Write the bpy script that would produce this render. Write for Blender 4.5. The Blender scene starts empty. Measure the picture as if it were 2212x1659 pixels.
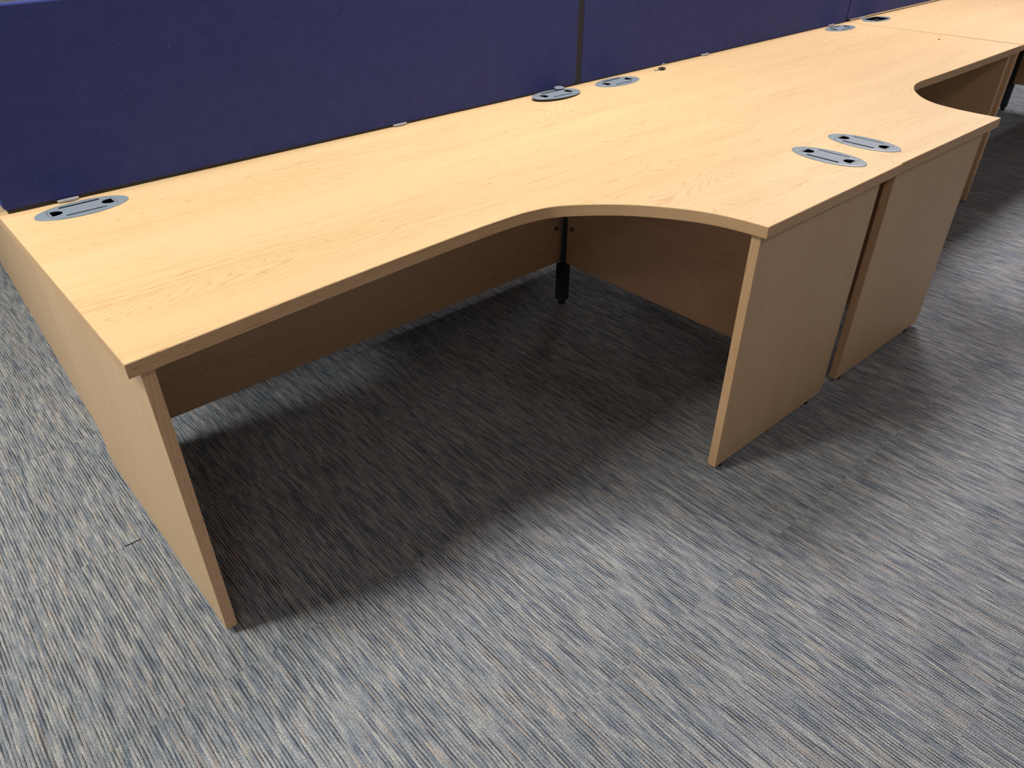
import bpy, bmesh, math, random
from mathutils import Matrix, Vector, Euler
from mathutils.geometry import tessellate_polygon

S = bpy.context.scene
COL = S.collection

# ------------------------------------------------------------------ camera
cam_d = bpy.data.cameras.new('camera')
cam = bpy.data.objects.new('camera', cam_d)
COL.objects.link(cam)
cam_d.sensor_fit = 'HORIZONTAL'
cam_d.sensor_width = 36.0
cam_d.lens = 1622.7 / 2212 * 36.0
cam_d.shift_x = 29.45 / 2212
cam_d.shift_y = 15.97 / 2212
cam_d.clip_start = 0.05
cam.matrix_world = (Matrix.Translation((-0.2032, -2.0041, 1.3778))
                    @ Matrix.Rotation(-0.7051, 4, 'Z')
                    @ Matrix.Rotation(0.9614, 4, 'X')
                    @ Matrix.Rotation(-0.0127, 4, 'Z'))
S.camera = cam

# ------------------------------------------------------------------ exposure, world, lights
S.view_settings.view_transform = 'Standard'
S.view_settings.look = 'None'
S.view_settings.exposure = 0.0
S.view_settings.gamma = 1.0
S.view_settings.use_curve_mapping = False

W = bpy.data.worlds.new('world')
S.world = W
W.use_nodes = True
W.node_tree.nodes['Background'].inputs[0].default_value = (0.75, 0.82, 1.0, 1)
W.node_tree.nodes['Background'].inputs[1].default_value = 0.03

def area(name, loc, rot, sx, sy, power, col):
    d = bpy.data.lights.new(name, 'AREA')
    d.shape = 'RECTANGLE'; d.size = sx; d.size_y = sy
    d.energy = power; d.color = col
    o = bpy.data.objects.new(name, d); COL.objects.link(o)
    o.location = loc; o.rotation_euler = rot
    return o

NEUT = (1.0, 0.955, 0.90)
COOL = (0.92, 0.96, 1.0)
# row of ceiling lamps above the desks, then the row beyond the screens, then behind the viewer
for x, y, e, c in ((-1.0, -0.15, 49, (1.0, 0.975, 0.88)), (1.6, -0.15, 52, (1.0, 0.95, 0.90)), (4.2, -0.15, 52, (1.0, 0.925, 0.91)), (6.8, -0.15, 48, (1.0, 0.925, 0.91)), (-2.7, 0.30, 76, (0.98, 1.0, 0.92))):
    area('ceiling_lamp', (x, y, 2.78), (0, 0, 0), 0.6, 0.6, e, c)
for x, e in ((-1.0, 1.5), (1.6, 1.5), (4.2, 8), (6.8, 42)):
    area('ceiling_lamp', (x, 3.6, 2.78), (0, 0, 0), 0.6, 0.6, e, COOL)
for x, e in ((-3.7, 15), (-1.0, 11), (1.6, 6), (4.2, 6), (6.8, 6)):
    area('ceiling_lamp', (x, -2.9, 2.78), (0, 0, 0), 0.6, 0.6, e, (1.0, 0.875, 0.82))
# daylight through the windows in the wall beyond the screens
for x in (-1.5, 3.0, 7.5):
    area('window_daylight', (x, 8.75, 1.6), (math.radians(-90), 0, 0), 3.0, 1.3, 11, (0.55, 0.72, 1.0))

# ------------------------------------------------------------------ material helpers
class NT:
    def __init__(s, name):
        s.m = bpy.data.materials.new(name); s.m.use_nodes = True
        s.t = s.m.node_tree; s.b = s.t.nodes['Principled BSDF']
    def n(s, typ, **kw):
        nd = s.t.nodes.new(typ)
        for k, v in kw.items(): setattr(nd, k, v)
        return nd
    def l(s, a, b): s.t.links.new(a, b)
    def put(s, sock, v):
        if hasattr(v, 'is_output'): s.l(v, sock)
        else: sock.default_value = v
    def math(s, op, a, b=0.0, c=None):
        nd = s.n('ShaderNodeMath', operation=op)
        s.put(nd.inputs[0], a); s.put(nd.inputs[1], b)
        if c is not None: s.put(nd.inputs[2], c)
        return nd.outputs[0]
    def noise(s, vec, scale=1.0, detail=2.0, rough=0.5, dist=0.0):
        nd = s.n('ShaderNodeTexNoise')
        s.l(vec, nd.inputs['Vector'])
        nd.inputs['Scale'].default_value = scale; nd.inputs['Detail'].default_value = detail
        nd.inputs['Roughness'].default_value = rough; nd.inputs['Distortion'].default_value = dist
        return nd.outputs['Fac']
    def vec(s, x, y, z=0.0):
        nd = s.n('ShaderNodeCombineXYZ')
        for i, v in enumerate((x, y, z)): s.put(nd.inputs[i], v)
        return nd.outputs[0]
    def ramp(s, f, stops, interp='LINEAR'):
        nd = s.n('ShaderNodeValToRGB'); cr = nd.color_ramp; cr.interpolation = interp
        while len(cr.elements) < len(stops): cr.elements.new(0.5)
        for e, (p, c) in zip(cr.elements, stops):
            e.position = p; e.color = (*c, 1) if len(c) == 3 else c
        s.l(f, nd.inputs[0]); return nd.outputs[0]
    def smooth(s, v, a, b, lo=0.0, hi=1.0):
        nd = s.n('ShaderNodeMapRange', interpolation_type='SMOOTHSTEP')
        s.put(nd.inputs[0], v)
        for i, q in enumerate((a, b, lo, hi)): s.put(nd.inputs[i + 1], q)
        return nd.outputs[0]
    def mix(s, f, a, b, blend='MIX'):
        nd = s.n('ShaderNodeMix', data_type='RGBA', blend_type=blend)
        s.put(nd.inputs[0], f)
        for i, v in ((6, a), (7, b)):
            if isinstance(v, tuple): nd.inputs[i].default_value = (*v, 1)
            else: s.l(v, nd.inputs[i])
        return nd.outputs[2]
    def bump(s, h, strength, dist=0.001):
        nd = s.n('ShaderNodeBump'); nd.inputs['Strength'].default_value = strength
        nd.inputs['Distance'].default_value = dist; s.l(h, nd.inputs['Height'])
        s.l(nd.outputs[0], s.b.inputs['Normal'])
    def obj_xyz(s):
        tc = s.n('ShaderNodeTexCoord'); sp = s.n('ShaderNodeSeparateXYZ')
        s.l(tc.outputs['Object'], sp.inputs[0]); return tc.outputs['Object'], sp.outputs

def plain(name, col, rough=0.5, metal=0.0, spec=0.5, grain=0.08, scale=300):
    k = NT(name)
    v, _ = k.obj_xyz()
    n = k.noise(v, scale, 2)
    c1 = tuple(c * (1 - grain) for c in col); c2 = tuple(min(1, c * (1 + grain)) for c in col)
    k.l(k.mix(n, c1, c2), k.b.inputs['Base Color'])
    k.b.inputs['Roughness'].default_value = rough
    k.b.inputs['Metallic'].default_value = metal
    k.b.inputs['Specular IOR Level'].default_value = spec
    return k.m

def wood(name, axis, off, figure=1.0, base=(0.765, 0.550, 0.305), edge=False):
    """oak-effect laminate: u runs along the grain, v and w across it"""
    k = NT(name)
    _, o = k.obj_xyz()
    order = {'X': (0, 1, 2), 'Y': (1, 0, 2), 'Z': (2, 0, 1)}[axis]
    u = k.math('ADD', o[order[0]], off); v = k.math('ADD', o[order[1]], off * 0.37); w = o[order[2]]
    if edge:   # lipping: the grain runs round the edge, stacked over its height
        u = k.math('SUBTRACT', o[0], o[1]); v = k.math('MULTIPLY', o[2], 3.2); w = 0.0
    # slow wander of the grain
    wob = k.noise(k.vec(k.math('MULTIPLY', u, 1.6), k.math('MULTIPLY', v, 1.2), w), 1.0, 1.0)
    v2 = k.math('MULTIPLY_ADD', wob, 0.10, v)
    # cathedral figure: contour lines of a long stretched field
    f1 = k.noise(k.vec(k.math('MULTIPLY', u, 0.95), k.math('MULTIPLY', v2, 8.5), k.math('MULTIPLY', w, 8.5)), 1.0, 1.4, 0.30)
    jag = k.noise(k.vec(k.math('MULTIPLY', u, 22), k.math('MULTIPLY', v2, 160), k.math('MULTIPLY', w, 160)), 1.0, 2.0)
    ph = k.math('MULTIPLY_ADD', f1, 50.0, k.math('MULTIPLY', jag, 0.35))
    fr = k.math('FRACT', ph)
    line = k.smooth(fr, 0.62, 0.95)
    drop = k.smooth(fr, 0.96, 1.0, 1.0, 0.0)
    dash = k.noise(k.vec(k.math('MULTIPLY', u, 26), k.math('MULTIPLY', v2, 330), k.math('MULTIPLY', w, 330)), 1.0, 1.5)
    line = k.math('MULTIPLY', k.math('MULTIPLY', line, drop), k.smooth(dash, 0.36, 0.56, 0.25, 1.0))
    band = k.noise(k.vec(k.math('MULTIPLY', u, 0.6), k.math('MULTIPLY', v2, 7.0), k.math('MULTIPLY', w, 7.0)), 1.0, 1.0)
    mask = k.smooth(band, 0.42, 0.56, 0.10, 1.0)
    line = k.math('MULTIPLY', line, mask)
    # straight fine grain lines, gathered in bands
    st = k.noise(k.vec(k.math('MULTIPLY', u, 3.2), k.math('MULTIPLY', v2, 230), k.math('MULTIPLY', w, 230)), 1.0, 2.0)
    bst = k.noise(k.vec(k.math('MULTIPLY', u, 0.9), k.math('MULTIPLY', v2, 16), k.math('MULTIPLY', w, 16)), 1.0, 1.0)
    st = k.math('MULTIPLY', k.math('MULTIPLY', k.smooth(st, 0.50, 0.66), k.smooth(bst, 0.44, 0.60, 0.15, 1.0)), k.smooth(dash, 0.30, 0.55, 0.4, 1.0))
    # short pores everywhere
    po = k.noise(k.vec(k.math('MULTIPLY', u, 85), k.math('MULTIPLY', v2, 560), k.math('MULTIPLY', w, 560)), 1.0, 1.0)
    po = k.smooth(po, 0.57, 0.70)
    tone = k.noise(k.vec(k.math('MULTIPLY', u, 1.0), k.math('MULTIPLY', v2, 14), k.math('MULTIPLY', w, 14)), 1.0, 2.0)
    c0 = tuple(c * 1.04 for c in base)
    c1 = (base[0] * 0.93, base[1] * 0.89, base[2] * 0.84)
    col = k.mix(tone, c0, c1)
    dark = (base[0] * 0.68, base[1] * 0.52, base[2] * 0.42)
    col = k.mix(k.math('MULTIPLY', line, 0.55 * figure), col, dark)
    col = k.mix(k.math('MULTIPLY', st, 0.40 * figure), col, dark)
    col = k.mix(k.math('MULTIPLY', po, 0.26 * figure), col, dark)
    k.l(col, k.b.inputs['Base Color'])
    k.b.inputs['Roughness'].default_value = 0.42
    k.b.inputs['Specular IOR Level'].default_value = 0.35
    h = k.math('MULTIPLY_ADD', line, -1.0, k.math('MULTIPLY', po, -0.6))
    k.bump(h, 0.25, 0.0006)
    return k.m

def carpet():
    k = NT('ribbed_carpet')
    _, o = k.obj_xyz()
    T, P = 0.5247, 0.0071
    x, y = o[0], o[1]
    tx = k.math('FLOOR', k.math('DIVIDE', k.math('ADD', x, 0.19), T))
    ty = k.math('FLOOR', k.math('DIVIDE', k.math('ADD', y, 0.3935), T))
    seed = k.math('MULTIPLY_ADD', tx, 37.7, k.math('MULTIPLY', ty, 61.3))
    wig = k.noise(k.vec(k.math('MULTIPLY', x, 60), k.math('MULTIPLY', y, 25), seed), 1.0, 1.0)
    xx = k.math('MULTIPLY_ADD', wig, 0.0022, x)
    rx = k.math('DIVIDE', xx, P)
    ri = k.math('FLOOR', rx)
    fr = k.math('FRACT', rx)
    # yarn colour of each rib, changing along its length
    yc = k.noise(k.vec(k.math('MULTIPLY_ADD', ri, 3.37, seed), k.math('MULTIPLY', y, 11), 0.0), 1.0, 3.0, 0.6)
    col = k.ramp(yc, [(0.30, (0.158, 0.186, 0.238)), (0.42, (0.232, 0.259, 0.302)), (0.52, (0.302, 0.319, 0.347)),
                      (0.64, (0.41, 0.410, 0.415))])
    pink = k.noise(k.vec(k.math('MULTIPLY_ADD', ri, 5.11, 9.0), k.math('MULTIPLY', y, 7), seed), 1.0, 1.0)
    col = k.mix(k.smooth(pink, 0.56, 0.72, 0.0, 0.45), col, (0.38, 0.315, 0.270))
    # loop pile: little stitches along every rib
    st = k.noise(k.vec(k.math('MULTIPLY', x, 620), k.math('MULTIPLY', y, 480), 0.0), 1.0, 2.0, 0.7)
    stc = k.smooth(st, 0.36, 0.66, 0.45, 1.80)
    col = k.mix(1.0, col, k.vec(stc, stc, stc), 'MULTIPLY')
    # dark groove between ribs, broken up along its length
    g = k.math('ABSOLUTE', k.math('MULTIPLY_ADD', fr, 2.0, -1.0))
    rg = k.math('ROUND', rx)
    gn = k.noise(k.vec(k.math('MULTIPLY', rg, 2.91), k.math('MULTIPLY', y, 10), k.math('MULTIPLY', seed, 0.011)), 1.0, 3.0, 0.6)
    region = k.noise(k.vec(k.math('MULTIPLY', x, 22), k.math('MULTIPLY', y, 4.0), 0.0), 1.0, 1.0)
    gs = k.math('MULTIPLY_ADD', k.math('SUBTRACT', region, 0.5), 0.12, gn)
    lo = k.smooth(gs, 0.36, 0.74, 0.80, 0.22)
    gr = k.smooth(g, lo, k.math('ADD', lo, 0.30))
    gr = k.math('MULTIPLY', gr, k.smooth(st, 0.25, 0.62, 1.0, 0.72))
    col = k.mix(k.math('MULTIPLY', gr, k.smooth(gs, 0.28, 0.48, 0.45, 0.96)), col, (0.020, 0.027, 0.044))
    # joints between the carpet tiles and one place where two tiles have parted
    fy = k.math('FRACT', k.math('DIVIDE', k.math('ADD', y, 0.3935), T))
    d = k.math('MULTIPLY', k.math('MINIMUM', fy, k.math('SUBTRACT', 1.0, fy)), T)
    jn = k.noise(k.vec(k.math('MULTIPLY', x, 40), 0.0, ty), 1.0, 1.0)
    seam = k.math('MULTIPLY', k.smooth(d, 0.0006, 0.0018, 1.0, 0.0), k.smooth(jn, 0.52, 0.66, 0.0, 0.35))
    gap = k.math('MULTIPLY', k.smooth(k.math('ABSOLUTE', k.math('ADD', y, 0.3935)), 0.0014, 0.0024, 1.0, 0.0),
                 k.smooth(k.math('ABSOLUTE', k.math('ADD', x, 0.040)), 0.017, 0.024, 1.0, 0.0))
    col = k.mix(k.math('MAXIMUM', seam, gap), col, (0.004, 0.004, 0.005))
    k.l(col, k.b.inputs['Base Color'])
    k.b.inputs['Roughness'].default_value = 0.95
    k.b.inputs['Specular IOR Level'].default_value = 0.08
    h = k.math('MULTIPLY_ADD', st, 0.7, k.math('MULTIPLY', g, -1.0))
    k.bump(h, 0.55, 0.002)
    return k.m

def felt(name='navy_felt'):
    k = NT(name)
    v, _ = k.obj_xyz()
    n = k.noise(v, 420, 4, 0.75)
    n2 = k.noise(v, 22, 2)
    f = k.math('MULTIPLY_ADD', n2, 0.12, k.math('MULTIPLY', n, 1.0))
    col = k.ramp(f, [(0.38, (0.019, 0.029, 0.125)), (0.60, (0.042, 0.056, 0.210)), (0.80, (0.086, 0.104, 0.31))])
    vo = k.n('ShaderNodeTexVoronoi'); k.l(v, vo.inputs['Vector']); vo.inputs['Scale'].default_value = 20
    sp = k.smooth(vo.outputs['Distance'], 0.018, 0.05, 0.55, 0.0)
    col = k.mix(sp, col, (0.22, 0.22, 0.30))
    k.l(col, k.b.inputs['Base Color'])
    k.b.inputs['Roughness'].default_value = 0.95
    k.b.inputs['Specular IOR Level'].default_value = 0.1
    k.b.inputs['Sheen Weight'].default_value = 0.10
    k.b.inputs['Sheen Roughness'].default_value = 0.6
    k.b.inputs['Sheen Tint'].default_value = (0.45, 0.45, 0.9, 1)
    k.bump(n, 0.25, 0.0015)
    return k.m

M_CARPET = carpet()
M_FELT = felt()
M_GREY = plain('grey_plastic', (0.215, 0.26, 0.31), 0.38, spec=0.5, grain=0.06, scale=500)
M_CLIP = plain('pale_grey_plastic', (0.36, 0.35, 0.37), 0.4)
M_BLACK = plain('black_plastic', (0.012, 0.012, 0.014), 0.5)
M_LEG = plain('graphite_metal', (0.040, 0.042, 0.055), 0.65, 0.0, 0.2)
M_POST = plain('dark_post_metal', (0.055, 0.060, 0.052), 0.75, 0.0, 0.15)
M_LINK = plain('dark_link_fabric', (0.045, 0.050, 0.064), 0.9, spec=0.1)
M_ALU = plain('aluminium', (0.62, 0.62, 0.62), 0.35, 0.8)
M_STEEL = plain('key_steel', (0.62, 0.60, 0.56), 0.3, 0.9)
M_WALL = plain('wall_paint', (0.40, 0.42, 0.40), 0.9, grain=0.03, scale=40)
M_WALLB = plain('pale_wall_paint', (0.78, 0.79, 0.74), 0.9, grain=0.03, scale=40)
M_CEIL = plain('ceiling_paint', (0.30, 0.29, 0.285), 0.95, grain=0.03, scale=40)
M_CRUMB = plain('brown_crumb', (0.30, 0.12, 0.05), 0.8)
M_BOLT = plain('brown_cap', (0.16, 0.11, 0.07), 0.5)
M_SKY = NT('daylight_pane')
M_SKY.b.inputs['Emission Color'].default_value = (0.7, 0.82, 1.0, 1)
M_SKY.b.inputs['Emission Strength'].default_value = 1.5
M_SKY = M_SKY.m

# ------------------------------------------------------------------ mesh helpers
def link(name, bm, mat, parent=None, loc=(0, 0, 0), rot=(0, 0, 0), side=None, ends=None):
    bmesh.ops.recalc_face_normals(bm, faces=bm.faces[:])
    me = bpy.data.meshes.new(name); bm.to_mesh(me); bm.free()
    me.materials.append(mat)
    if side:
        me.materials.append(side)
        for p in me.polygons:
            if abs(p.normal.z) < 0.3: p.material_index = 1
    if ends:
        me.materials.append(ends)
        for p in me.polygons:
            if abs(p.normal.x) > 0.8: p.material_index = 1
    o = bpy.data.objects.new(name, me); COL.objects.link(o)
    o.parent = parent; o.location = loc; o.rotation_euler = rot
    return o

def empty(name, label, cat, loc=(0, 0, 0), rz=0.0, group=None):
    o = bpy.data.objects.new(name, None); COL.objects.link(o)
    o.empty_display_size = 0.1
    o.location = loc; o.rotation_euler = (0, 0, rz)
    o['label'] = label; o['category'] = cat
    if group: o['group'] = group
    return o

def box(bm, x0, x1, y0, y1, z0, z1, bev=0.0, seg=2):
    r = bmesh.ops.create_cube(bm, size=1.0)
    vs = r['verts']
    for v in vs:
        v.co = Vector((x0 if v.co.x < 0 else x1, y0 if v.co.y < 0 else y1, z0 if v.co.z < 0 else z1))
    if bev:
        es = list({e for v in vs for e in v.link_edges})
        bmesh.ops.bevel(bm, geom=es, offset=bev, segments=seg, profile=0.5, affect='EDGES')

def extrude_loops(bm, loops, z0, z1, bev=0.0):
    """solid from an outer 2D loop and any holes; bev rounds the outer top edge"""
    rings = []
    def area2(l): return sum(l[i][0] * l[(i + 1) % len(l)][1] - l[(i + 1) % len(l)][0] * l[i][1] for i in range(len(l)))
    L = []
    for i, l in enumerate(loops):
        l = list(l)
        if (area2(l) > 0) != (i == 0): l.reverse()
        L.append(l)
    def inset(l, d):
        out = []
        n = len(l)
        for i in range(n):
            p0, p1, p2 = Vector(l[i - 1]), Vector(l[i]), Vector(l[(i + 1) % n])
            a = (p1 - p0).normalized(); b = (p2 - p1).normalized()
            na = Vector((-a.y, a.x)); nb = Vector((-b.y, b.x))
            m = (na + nb); m = m / max(0.3, m.length_squared) * 2
            q = p1 + m * d
            out.append((q.x, q.y))
        return out
    for z, top in ((z1, True), (z0, False)):
        lv = []
        for i, l in enumerate(L):
            ll = inset(l, bev) if (bev and i == 0) else l
            lv.append([bm.verts.new((p[0], p[1], z)) for p in ll])
        flat = [v for r in lv for v in r]
        tris = tessellate_polygon([[Vector((v.co.x, v.co.y, 0)) for v in r] for r in lv])
        for t in tris:
            try: bm.faces.new([flat[j] for j in t])
            except ValueError: pass
        rings.append(lv)
    for i in range(len(L)):
        seq = [rings[0][i]]
        if bev and i == 0:
            seq.append([bm.verts.new((p[0], p[1], z1 - bev)) for p in L[0]])
            seq.append([bm.verts.new((p[0], p[1], z0 + bev)) for p in L[0]])
        seq.append(rings[1][i])
        for a, b in zip(seq[:-1], seq[1:]):
            n = len(a)
            for j in range(n):
                bm.faces.new((a[j], a[(j + 1) % n], b[(j + 1) % n], b[j]))

def ellipse(cx, cy, a, b, n=72, rz=0.0):
    c, s = math.cos(rz), math.sin(rz)
    return [(cx + a * math.cos(t) * c - b * math.sin(t) * s, cy + a * math.cos(t) * s + b * math.sin(t) * c)
            for t in (2 * math.pi * i / n for i in range(n))]

def tube(bm, pts, r, seg=8, closed=False):
    n = len(pts); rings = []
    for i, p in enumerate(pts):
        p = Vector(p)
        a = Vector(pts[(i - 1) % n]) if (closed or i > 0) else p
        b = Vector(pts[(i + 1) % n]) if (closed or i < n - 1) else p
        d = (b - a).normalized()
        up = Vector((0, 0, 1)) if abs(d.z) < 0.9 else Vector((1, 0, 0))
        u = d.cross(up).normalized(); v = d.cross(u)
        rings.append([bm.verts.new(p + (u * math.cos(2 * math.pi * k / seg) + v * math.sin(2 * math.pi * k / seg)) * r) for k in range(seg)])
    for i in range(n if closed else n - 1):
        a, b = rings[i], rings[(i + 1) % n]
        for k in range(seg): bm.faces.new((a[k], a[(k + 1) % seg], b[(k + 1) % seg], b[k]))
    if not closed: bm.faces.new(rings[0]); bm.faces.new(rings[-1][::-1])

def catmull(pts, n=6):
    out = []
    for i in range(len(pts) - 1):
        p0 = pts[max(0, i - 1)]; p1 = pts[i]; p2 = pts[i + 1]; p3 = pts[min(len(pts) - 1, i + 2)]
        for j in range(n):
            t = j / n
            out.append(tuple(0.5 * (2 * p1[k] + (p2[k] - p0[k]) * t + (2 * p0[k] - 5 * p1[k] + 4 * p2[k] - p3[k]) * t * t
                                    + (3 * p1[k] - p0[k] - 3 * p2[k] + p3[k]) * t ** 3) for k in (0, 1)))
    out.append(tuple(pts[-1]))
    return out

# ------------------------------------------------------------------ room
def struct(name, bm, mat, parent=None, **kw):
    o = link(name, bm, mat, parent, **kw)
    if parent is None: o['kind'] = 'structure'
    return o

X0, X1, Y0, Y1, HC = -6.0, 11.0, -6.0, 9.0, 2.8
bm = bmesh.new(); box(bm, X0, X1, Y0, Y1, -0.05, 0.0); struct('floor', bm, M_CARPET)
bm = bmesh.new(); box(bm, X0, X1, Y0, Y1, HC, HC + 0.05); struct('ceiling', bm, M_CEIL)
bm = bmesh.new(); box(bm, X0 - 0.1, X0, Y0, Y1, 0, HC); struct('wall_left', bm, M_WALL)
bm = bmesh.new(); box(bm, X1, X1 + 0.1, Y0, Y1, 0, HC); struct('wall_right', bm, M_WALL)
bm = bmesh.new(); box(bm, X0, X1, Y0 - 0.1, Y0, 0, HC); struct('wall_front', bm, M_WALL)
bm = bmesh.new()
wins = [(-3.05, 0.05), (1.45, 4.55), (5.95, 9.05)]
box(bm, X0, X1, Y1, Y1 + 0.15, 0, 0.9); box(bm, X0, X1, Y1, Y1 + 0.15, 2.3, HC)
xs = [X0] + [v for w in wins for v in w] + [X1]
for i in range(0, len(xs), 2): box(bm, xs[i], xs[i + 1], Y1, Y1 + 0.15, 0.9, 2.3)
struct('wall_back', bm, M_WALLB)
for i, (a, b) in enumerate(wins):
    bm = bmesh.new()
    for q in ((a, b, 0.9, 0.95), (a, b, 2.25, 2.3), (a, a + .05, .95, 2.25), (b - .05, b, .95, 2.25), ((a + b) / 2 - .025, (a + b) / 2 + .025, .95, 2.25)):
        box(bm, q[0], q[1], Y1 + 0.02, Y1 + 0.08, q[2], q[3])
    w = struct('window_%d' % (i + 1), bm, M_CLIP)
    bm = bmesh.new(); box(bm, a + .05, b - .05, Y1 + 0.045, Y1 + 0.055, .95, 2.25)
    link('pane', bm, M_SKY, w)

# ------------------------------------------------------------------ desks
H, T = 0.725, 0.029
L = 1.885
XP, PT, ZB = 0.0225, 0.0245, 0.014         # end panel inset, thickness, gap to floor

def grommet(parent, cx, cy, rz=0.0, style='closed'):
    a, b = 0.1055, 0.0530
    g = None
    # rim: oval ring, domed a little towards its edge
    bm = bmesh.new()
    n = 72
    prof = [(1.0, 0.0), (1.0, 0.0008), (0.99, 0.0016), (0.93, 0.0022)]
    ins = 0.0745
    out = []
    rings = []
    for s, z in prof:
        rings.append([bm.verts.new((a * s * math.cos(2 * math.pi * i / n), b * s * math.sin(2 * math.pi * i / n), z)) for i in range(n)])
    for r0, r1 in zip(rings[:-1], rings[1:]):
        for i in range(n): bm.faces.new((r0[i], r0[(i + 1) % n], r1[(i + 1) % n], r1[i]))
    # top of the two end lobes and the thin sides, around the cover opening
    ai, bi = a * 0.93, b * 0.93
    outer = [(v.co.x, v.co.y) for v in rings[-1]]
    ao, bo = a * 0.90, b * 0.885
    def opening(d=0.0):
        pts = []
        xm = 0.0725 - d
        t1 = math.acos(min(1, xm / ao))
        m = 16
        for i in range(m + 1):
            t = t1 + (math.pi - 2 * t1) * i / m
            pts.append((ao * math.cos(t), (bo - d) * math.sin(t)))
        for i in range(1, 6): # end curve bows outward slightly
            f = i / 6; y = pts[m][1] * (1 - 2 * f); pts.append((-xm - 0.004 * math.sin(math.pi * f), y))
        for i in range(m + 1):
            t = math.pi + t1 + (math.pi - 2 * t1) * i / m
            pts.append((ao * math.cos(t), (bo - d) * math.sin(t)))
        for i in range(1, 6):
            f = i / 6; y = pts[-1 if i == 1 else 0][1]
            y0 = -pts[0][1]; pts.append((xm + 0.004 * math.sin(math.pi * f), y0 * (1 - 2 * f)))
        return pts
    op = opening()
    if style == 'open':
        op = [(-0.066, -0.034), (-0.060, -0.038), (0.060, -0.038), (0.066, -0.034), (0.066, 0.034), (0.060, 0.038), (-0.060, 0.038), (-0.066, 0.034)]
        op.reverse()
    lv = [rings[-1], [bm.verts.new((p[0], p[1], 0.0022)) for p in op]]
    flat = lv[0] + lv[1]
    for t in tessellate_polygon([[Vector((v.co.x, v.co.y, 0)) for v in r] for r in lv]):
        try: bm.faces.new([flat[j] for j in t])
        except ValueError: pass
    low = [bm.verts.new((p[0], p[1], 0.0004)) for p in op]
    k = len(op)
    for i in range(k): bm.faces.new((lv[1][i], lv[1][(i + 1) % k], low[(i + 1) % k], low[i]))
    g = link('cable_grommet', bm, M_GREY, parent, (cx, cy, H + 0.0002), (0, 0, rz))
    g['label'] = 'grey plastic oval cable outlet'
    # dark well under the cover, black in place of shade inside the hole
    bm = bmesh.new(); extrude_loops(bm, [ellipse(0, 0, ao * 1.01, bo * 1.0, 48)], -0.036, -0.0285)
    extrude_loops(bm, [ellipse(0, 0, ao * 1.01, bo * 1.0, 48), ellipse(0, 0, ao * 1.0, bo * 0.985, 48)], -0.0285, -0.0001)
    link('shade_well', bm, M_BLACK, g)
    if style != 'open':
        def slot(x0, x1, y, w):
            h = w / 2
            return [(x0, y - h), (x1, y - h), (x1, y + h), (x0, y + h)]
        def dee(xf, sgn, ln=0.026, w=0.0165):
            pts = [(xf, w), (xf, -w)]
            for i in range(1, 12):
                t = -math.pi / 2 + math.pi * i / 12
                pts.append((xf + sgn * (0.007 + (ln - 0.007) * math.cos(t)), w * math.sin(t)))
            return pts
        holes = [slot(-0.045, 0.047, 0.0300, 0.0090), slot(-0.043, 0.047, -0.0305, 0.0062),
                 dee(-0.0700, 1), dee(0.0700, -1)]
        bm = bmesh.new()
        extrude_loops(bm, [opening(0.0011)] + holes, 0.0008, 0.0021)
        # sunken centre plate edge lines
        c = link('cover', bm, M_GREY, g)
        if style == 'tilted':
            # the outlet sits proud of the desk and its cable flap sticks up at the back
            g.location.z += 0.006; g.rotation_euler.y = math.radians(1.0)
            bm = bmesh.new(); extrude_loops(bm, [ellipse(0, 0, a * 0.97, b * 0.97, 48), ellipse(0, 0, a * 0.925, b * 0.935, 48)], -0.0050, 0.0002)
            link('rim_shade', bm, M_BLACK, g)  # black ring stands in for the shadow beneath the raised rim
            bm = bmesh.new()
            tab = [(-0.016, -0.012), (0.016, -0.012), (0.019, 0.004), (0.014, 0.013), (0.005, 0.017), (-0.005, 0.017), (-0.014, 0.013), (-0.019, 0.004)]
            extrude_loops(bm, [tab], 0.0, 0.0025, 0.0006)
            link('cable_flap', bm, M_GREY, g, (0.050, 0.036, 0.0062), (math.radians(7), 0, math.radians(-12)))
    else:
        # open well: socket block seen inside
        bm = bmesh.new(); box(bm, -0.030, 0.034, -0.018, 0.020, -0.028, -0.006, 0.002)
        box(bm, 0.0, 0.012, -0.006, 0.010, -0.006, 0.001, 0.001)
        link('socket', bm, M_LEG, g)
    return g

def panel_shape(bm, w, t, z0, z1, ch, side):
    """upright board w wide (x), t thick (y), a chamfer ch at the bottom corner of 'side' (-1 left, +1 right)"""
    pts = [(0, z0), (w, z0), (w, z1), (0, z1)]
    if side > 0: pts = [(0, z0), (w - ch, z0), (w - ch * 0.45, z0 + ch * 0.35), (w, z0 + ch * 1.3), (w, z1), (0, z1)]
    else: pts = [(ch, z0), (w, z0), (w, z1), (0, z1), (0, z0 + ch * 1.3), (ch * 0.45, z0 + ch * 0.35)]
    a = [bm.verts.new((p[0], 0, p[1])) for p in pts]; b = [bm.verts.new((p[0], t, p[1])) for p in pts]
    n = len(pts)
    bm.faces.new(a); bm.faces.new(b[::-1])
    for i in range(n): bm.faces.new((a[i], b[i], b[(i + 1) % n], a[(i + 1) % n]))
    bmesh.ops.bevel(bm, geom=[e for e in bm.edges], offset=0.0012, segments=2, affect='EDGES', profile=0.5)

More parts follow.
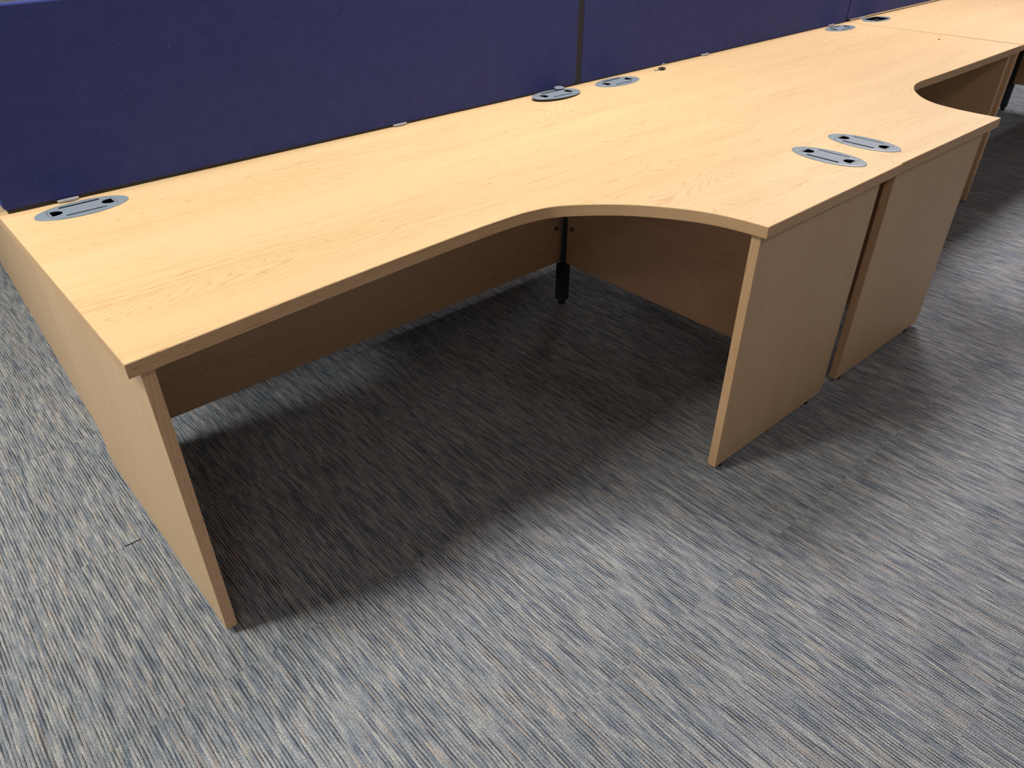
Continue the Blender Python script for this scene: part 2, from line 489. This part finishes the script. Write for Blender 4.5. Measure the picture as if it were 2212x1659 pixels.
def corner_desk(label, x0, edge, mirror, grommets, off, wide=L, ret=(0.0125, 0.063), stretch=0.0, xp=XP, ly=0.0):
    """edge: outline of the user side from the shallow end to the deep end; mirror flips the desk left-right"""
    root = empty('corner_desk', label, 'desk', (x0, 0, 0), 0, 'curved corner desks in a row along the blue screens')
    sx = (lambda x: wide - x) if mirror else (lambda x: x)
    YB = 0.040
    # tabletop
    pts = [(0.0, YB)] + catmull(edge, 6) + [(wide, edge[-1][1] + 0.003), (wide, YB)]
    loop = [(sx(px), py) for px, py in pts]
    holes = [ellipse(gx, gy, 0.098, 0.0485, 48, rz) for gx, gy, rz, st in grommets]
    bm = bmesh.new(); extrude_loops(bm, [loop] + holes, H - T, H, 0.0014)
    top = link('tabletop', bm, wood('oak_laminate_top', 'X', off), root, side=wood('oak_edge_lipping', 'X', off + 1.7, 1.5, (0.74, 0.48, 0.265), True))
    for gx, gy, rz, st in grommets: grommet(root, gx, gy, rz, st)
    wz = wood('oak_laminate_upright', 'Z', off + 3.1, 0.45, base=(0.72, 0.500, 0.295))
    wx = wood('oak_laminate_long', 'X', off + 5.2, 0.8, base=(0.78, 0.53, 0.345))
    wy = wood('oak_laminate_deep', 'Y', off + 7.7, 0.8, base=(0.78, 0.53, 0.345))
    wl = wood('oak_upright_lipping', 'Z', off + 9.1, 1.0, (0.75, 0.485, 0.28))
    yf, yb = edge[0][1] + 0.021, -0.055
    # end panel at the shallow end (runs front to back)
    bm = bmesh.new(); panel_shape(bm, yb - yf, PT, ZB, H - T, 0.028, +1)
    # local x -> world y
    xa = xp if not mirror else wide - xp - PT
    o = link('end_panel', bm, wz, root, (xa + PT, yf, 0), (0, 0, math.pi / 2), ends=wl)
    for lx in (0.045, yb - yf - 0.075):
        b2 = bmesh.new(); extrude_loops(b2, [ellipse(lx, PT / 2, 0.011, 0.011, 16)], 0.0005, ZB + 0.001); link('foot', b2, M_BLACK, o)
    # end panel at the deep end (runs along the return)
    yr = edge[-1][1] + 0.0195
    xr0, xr1 = edge[-1][0] + ret[0], wide - ret[1]
    w = xr1 - xr0
    bm = bmesh.new(); panel_shape(bm, w, PT, ZB, H - T, 0.018, +1)
    o = link('end_panel', bm, wz, root, (xr0 if not mirror else wide - xr1, yr, 0), ends=wl)
    for lx in (0.035, w - 0.075):
        b2 = bmesh.new(); extrude_loops(b2, [ellipse(lx, PT / 2, 0.011, 0.011, 16)], 0.0005, ZB + 0.001); link('foot', b2, M_BLACK, o)
    # modesty panels
    XM, YM, ZM = 1.655 + stretch, -0.192 + ly, 0.166
    bm = bmesh.new(); xs = sorted((sx(xp + PT + 0.001), sx(XM - 0.001)))
    box(bm, xs[0], xs[1], YM, YM + 0.018, ZM, H - T - 0.001, 0.001)
    m1 = link('modesty_panel', bm, wx, root)
    bm = bmesh.new(); xs = sorted((sx(XM), sx(XM + 0.018)))
    box(bm, xs[0], xs[1], yr + PT + 0.001, YM - 0.014, ZM, H - T - 0.001, 0.001)
    m2 = link('modesty_panel', bm, wy, root)
    b2 = bmesh.new(); bmesh.ops.create_cone(b2, cap_ends=True, segments=20, radius1=0.009, radius2=0.008, depth=0.004,
        matrix=Matrix.Translation((sx(XM - 0.032), YM - 0.0022, 0.303)) @ Matrix.Rotation(math.pi / 2, 4, 'X')); link('bolt_cap', b2, M_BOLT, m1)
    b2 = bmesh.new(); bmesh.ops.create_cone(b2, cap_ends=True, segments=20, radius1=0.009, radius2=0.008, depth=0.004,
        matrix=Matrix.Translation((sx(XM - 0.0022), YM - 0.049, 0.306)) @ Matrix.Rotation(math.pi / 2, 4, 'Y')); link('bolt_cap', b2, M_BOLT, m2)
    # corner leg: slim post above, square shoe below, small foot
    bm = bmesh.new(); bx = sorted((sx(1.631 + stretch), sx(1.668 + stretch)))
    box(bm, bx[0], bx[1], -0.228 + ly, -0.191 + ly, 0.018, 0.1655, 0.0015)
    lg = link('corner_leg', bm, M_LEG, root)
    bm = bmesh.new(); c = (sx(1.6535 + stretch), -0.2055 + ly)
    box(bm, -0.0095, 0.0095, -0.0095, 0.0095, 0.164, H - T - 0.001)
    for v in bm.verts: v.co = Matrix.Rotation(math.pi / 4, 3, 'Z') @ v.co + Vector((c[0], c[1], 0))
    link('post', bm, M_POST, lg)
    bm = bmesh.new(); extrude_loops(bm, [ellipse(sum(bx) / 2, -0.2095 + ly, 0.014, 0.014, 20)], 0.0005, 0.019); link('foot', bm, M_BLACK, lg)
    return root

EDGE1 = [(0.0, -0.834), (0.2835, -0.8125), (0.492, -0.7990), (0.72, -0.7870), (0.865, -0.7845), (0.941, -0.7910), (1.004, -0.8105),
         (1.076, -0.8620), (1.142, -0.9270), (1.198, -1.0080), (1.230, -1.0740), (1.248, -1.1430), (1.2555, -1.2105)]
e2 = [(3.80, -0.8200), (3.27, -0.8240), (2.94, -0.8240), (2.843, -0.8225), (2.772, -0.8320), (2.715, -0.8530), (2.657, -0.8885), (2.597, -0.9410),
      (2.559, -0.9990), (2.540, -1.0680), (2.533, -1.1360), (2.534, -1.2070)]
X2 = 1.8875; W2 = 3.8025 - X2
EDGE2 = [(X2 + W2 - x, y) for x, y in e2]
R90 = math.pi / 2
corner_desk('nearest oak-effect corner desk, with its left end panel and open knee space facing the viewer', 0.0, EDGE1, False,
            [(0.163, -0.062, 0.0, 'closed'), (1.722, -0.072, 0.0, 'tilted'), (1.7965, -1.046, R90, 'closed')], 0.0)
corner_desk('middle oak-effect corner desk of the row, with a small key lying on its top', X2, EDGE2, True,
            [(2.030 - X2, -0.078, 0.0, 'closed'), (3.622 - X2, -0.078, 0.0, 'closed'), (1.982 - X2, -1.049, R90, 'closed')], 11.3, W2, (0.050, 0.029), xp=0.033)
ST = 0.32
far = corner_desk('farthest corner desk at upper right, with an open cable outlet', 3.8105, [(x + ST * min(1, max(0, (x - 0.2) / 0.5)), y + 0.016 * max(0, 1 - x)) for x, y in EDGE1], False,
            [(3.982 - 3.8085, -0.074, 0.0, 'open'), (1.722 + ST, -0.085, 0.0, 'closed'), (1.7965 + ST, -1.046, R90, 'closed')], 23.9, L + ST, (0.0125, 0.063), ST, ly=-0.045)
far.location.x = 3.814; far.rotation_euler.z = 0.004

# desk on the far side of the screens: only its long end panel shows, at the left edge
def opposite_desk():
    root = empty('opposite_desk', 'desk beyond the nearest screen, only its end panel showing at the left edge', 'desk',
                 (0.034, 0.046, 0), -0.040)
    D, Wd, o = 1.62, 1.80, 31.0
    bm = bmesh.new(); extrude_loops(bm, [[(0.006, 0.0), (Wd, 0.076), (Wd, D), (0, D)]], H - T, H, 0.0014)
    link('tabletop', bm, wood('oak_laminate_top', 'X', o), root)
    wz = wood('oak_laminate_upright', 'Z', o + 3.1, 0.45, base=(0.72, 0.500, 0.295))
    for xa, ya in ((0.006, 0.042), (Wd - 0.06, 0.10)):
        bm = bmesh.new(); panel_shape(bm, D - 0.03 - ya, PT, ZB, H - T, 0.028, -1)
        p = link('end_panel', bm, wz, root, (xa + PT, ya, 0), (0, 0, math.pi / 2))
        for lx in (0.045, D - 0.13 - ya):
            b2 = bmesh.new(); extrude_loops(b2, [ellipse(lx, PT / 2, 0.011, 0.011, 16)], 0.0005, ZB + 0.001); link('foot', b2, M_BLACK, p)
    bm = bmesh.new(); box(bm, 0.04, Wd - 0.07, 0.24, 0.258, 0.166, H - T - 0.001, 0.001)
    link('modesty_panel', bm, wood('oak_laminate_long', 'X', o + 5.2, 0.8, base=(0.78, 0.53, 0.345)), root)
opposite_desk()

# ------------------------------------------------------------------ screens
def screen(label, x0, x1, ya, yb, z0, ztop, clips, rail=False, link_strip=False, drop=0.0):
    w = x1 - x0
    rz = math.atan2(yb - ya, w)
    root = empty('desk_screen', label, 'desk screen', (x0, ya, H), rz, 'navy fabric screens standing along the back of the desks')
    D = 0.030
    bm = bmesh.new()
    # padded board: rounded rectangle outline, soft front and back edges
    r = 0.012; pts = []
    zt = ztop - H; zb = z0 - H
    for cx, cz, a0 in ((w - r, zt - r, 0), (r, zt - r, 90), (r, zb + r, 180), (w - r, zb + r, 270)):
        for i in range(7):
            t = math.radians(a0 + 15 * i); pts.append((cx + r * math.cos(t), cz + r * math.sin(t)))
    layers = [(0.004, 0.0), (0.0012, 0.0015), (0.0, 0.005), (0.0, D - 0.005), (0.0012, D - 0.0015), (0.004, D)]
    cx, cz = w / 2, (zt + zb) / 2
    rings = []
    for ins, y in layers:
        fx, fz = (w / 2 - ins) / (w / 2), ((zt - zb) / 2 - ins) / ((zt - zb) / 2)
        rings.append([bm.verts.new((cx + (p[0] - cx) * fx, y, cz + (p[1] - cz) * fz)) for p in pts])
    n = len(pts)
    for a, b in zip(rings[:-1], rings[1:]):
        for i in range(n): bm.faces.new((a[i], a[(i + 1) % n], b[(i + 1) % n], b[i]))
    bm.faces.new(rings[0]); bm.faces.new(rings[-1])
    for v in bm.verts:
        if v.co.z < cz: v.co.z -= drop * v.co.x / w
    link('fabric_panel', bm, M_FELT, root)
    bm = bmesh.new()
    if rail:
        box(bm, 0.04, w - 0.02, 0.000, D - 0.003, 0.0035, zb + 0.001, 0.001)
        link('base_rail', bm, M_ALU, root)
        bm = bmesh.new(); box(bm, 0.03, w - 0.02, 0.004, D - 0.006, 0.0004, 0.004); link('base_seal', bm, M_BLACK, root)
    else:
        box(bm, 0.008, w - 0.01, 0.0015, D - 0.004, 0.0004, max(0.001, zb - drop + 0.0015) if drop == 0 else zb + 0.0005)
        link('base_seal', bm, M_BLACK, root)
    for cxp in clips:
        bm = bmesh.new(); c = cxp - x0
        m = 12; hw, dp = 0.0245, 0.0105
        outl = [(c - hw, 0.003), (c + hw, 0.003)] + [(c + hw * math.cos(math.pi * (0.04 + 0.92 * i / m)), 0.003 - 0.004 - dp * math.sin(math.pi * (0.04 + 0.92 * i / m)) ** 0.8) for i in range(m + 1)]
        extrude_loops(bm, [outl], 0.0004, 0.0068, 0.0012)
        link('clamp_cap', bm, M_CLIP, root)
    if link_strip:
        bm = bmesh.new(); box(bm, w - 0.003, w + 0.031, 0.004, D - 0.004, 0.0006, zt - 0.004, 0.003)
        link('joining_strip', bm, M_LINK, root)
    return root

ZT = 1.153
screen('navy felt screen behind the nearest desk, left of the dark joint', 0.0135, 1.880, 0.0135, -0.0105, 0.7325, ZT, [0.152, 1.115], link_strip=True, drop=0.0045)
screen('navy felt screen behind the key and the middle desk', 1.910, 3.798, -0.008, -0.010, 0.7272, ZT, [2.648, 3.655])
screen('farthest navy felt screen, raised on a thin silver rail, top right of the picture', 3.803, 6.0, -0.010, -0.016, 0.7350, ZT, [3.955], rail=True)

# ------------------------------------------------------------------ small things on the desks
k = empty('key', 'small silver key with a black head and upright wire ring on the middle desk', 'key', (2.303, -0.063, H), math.radians(171))
k.scale = (1.15, 1.15, 1.0)
bm = bmesh.new()
outl = [(0.0, 0.0), (0.006, -0.0085), (0.014, -0.0100), (0.024, -0.0075), (0.0275, 0.0), (0.024, 0.0075), (0.014, 0.0100), (0.006, 0.0085)]
extrude_loops(bm, [[(p[0] - 0.014, p[1]) for p in outl]], 0.0025, 0.0085, 0.0012)
link('key_head', bm, M_BLACK, k)
bm = bmesh.new()
bl = [(0.010, -0.0035), (0.030, -0.0035), (0.034, -0.0010), (0.034, 0.0020), (0.031, 0.0035), (0.029, 0.0022), (0.027, 0.0035), (0.025, 0.0020), (0.023, 0.0035), (0.010, 0.0035)]
extrude_loops(bm, [bl], 0.0004, 0.0026); link('key_blade', bm, M_STEEL, k)
bm = bmesh.new()
ring = [(-0.006 + 0.0085 * math.cos(t), 0.0, 0.0125 + 0.0115 * math.sin(t)) for t in (2 * math.pi * i / 28 for i in range(28))]
tube(bm, ring, 0.0007, 6, True)
for v in bm.verts:
    v.co = Matrix.Rotation(math.radians(-43), 3, 'Z') @ v.co
link('key_ring', bm, M_STEEL, k)

bm = bmesh.new(); bmesh.ops.create_icosphere(bm, subdivisions=2, radius=0.0042)
random.seed(4)
for v in bm.verts:
    v.co *= random.uniform(0.7, 1.15); v.co.z *= 0.55; v.co.x *= 1.25
zmin = min(v.co.z for v in bm.verts)
for v in bm.verts: v.co.z -= zmin
cr = link('crumb', bm, M_CRUMB, None, (3.664, -0.524, H))
cr['label'] = 'tiny brown crumb lying on the middle desk near the farthest desk'; cr['category'] = 'crumb'
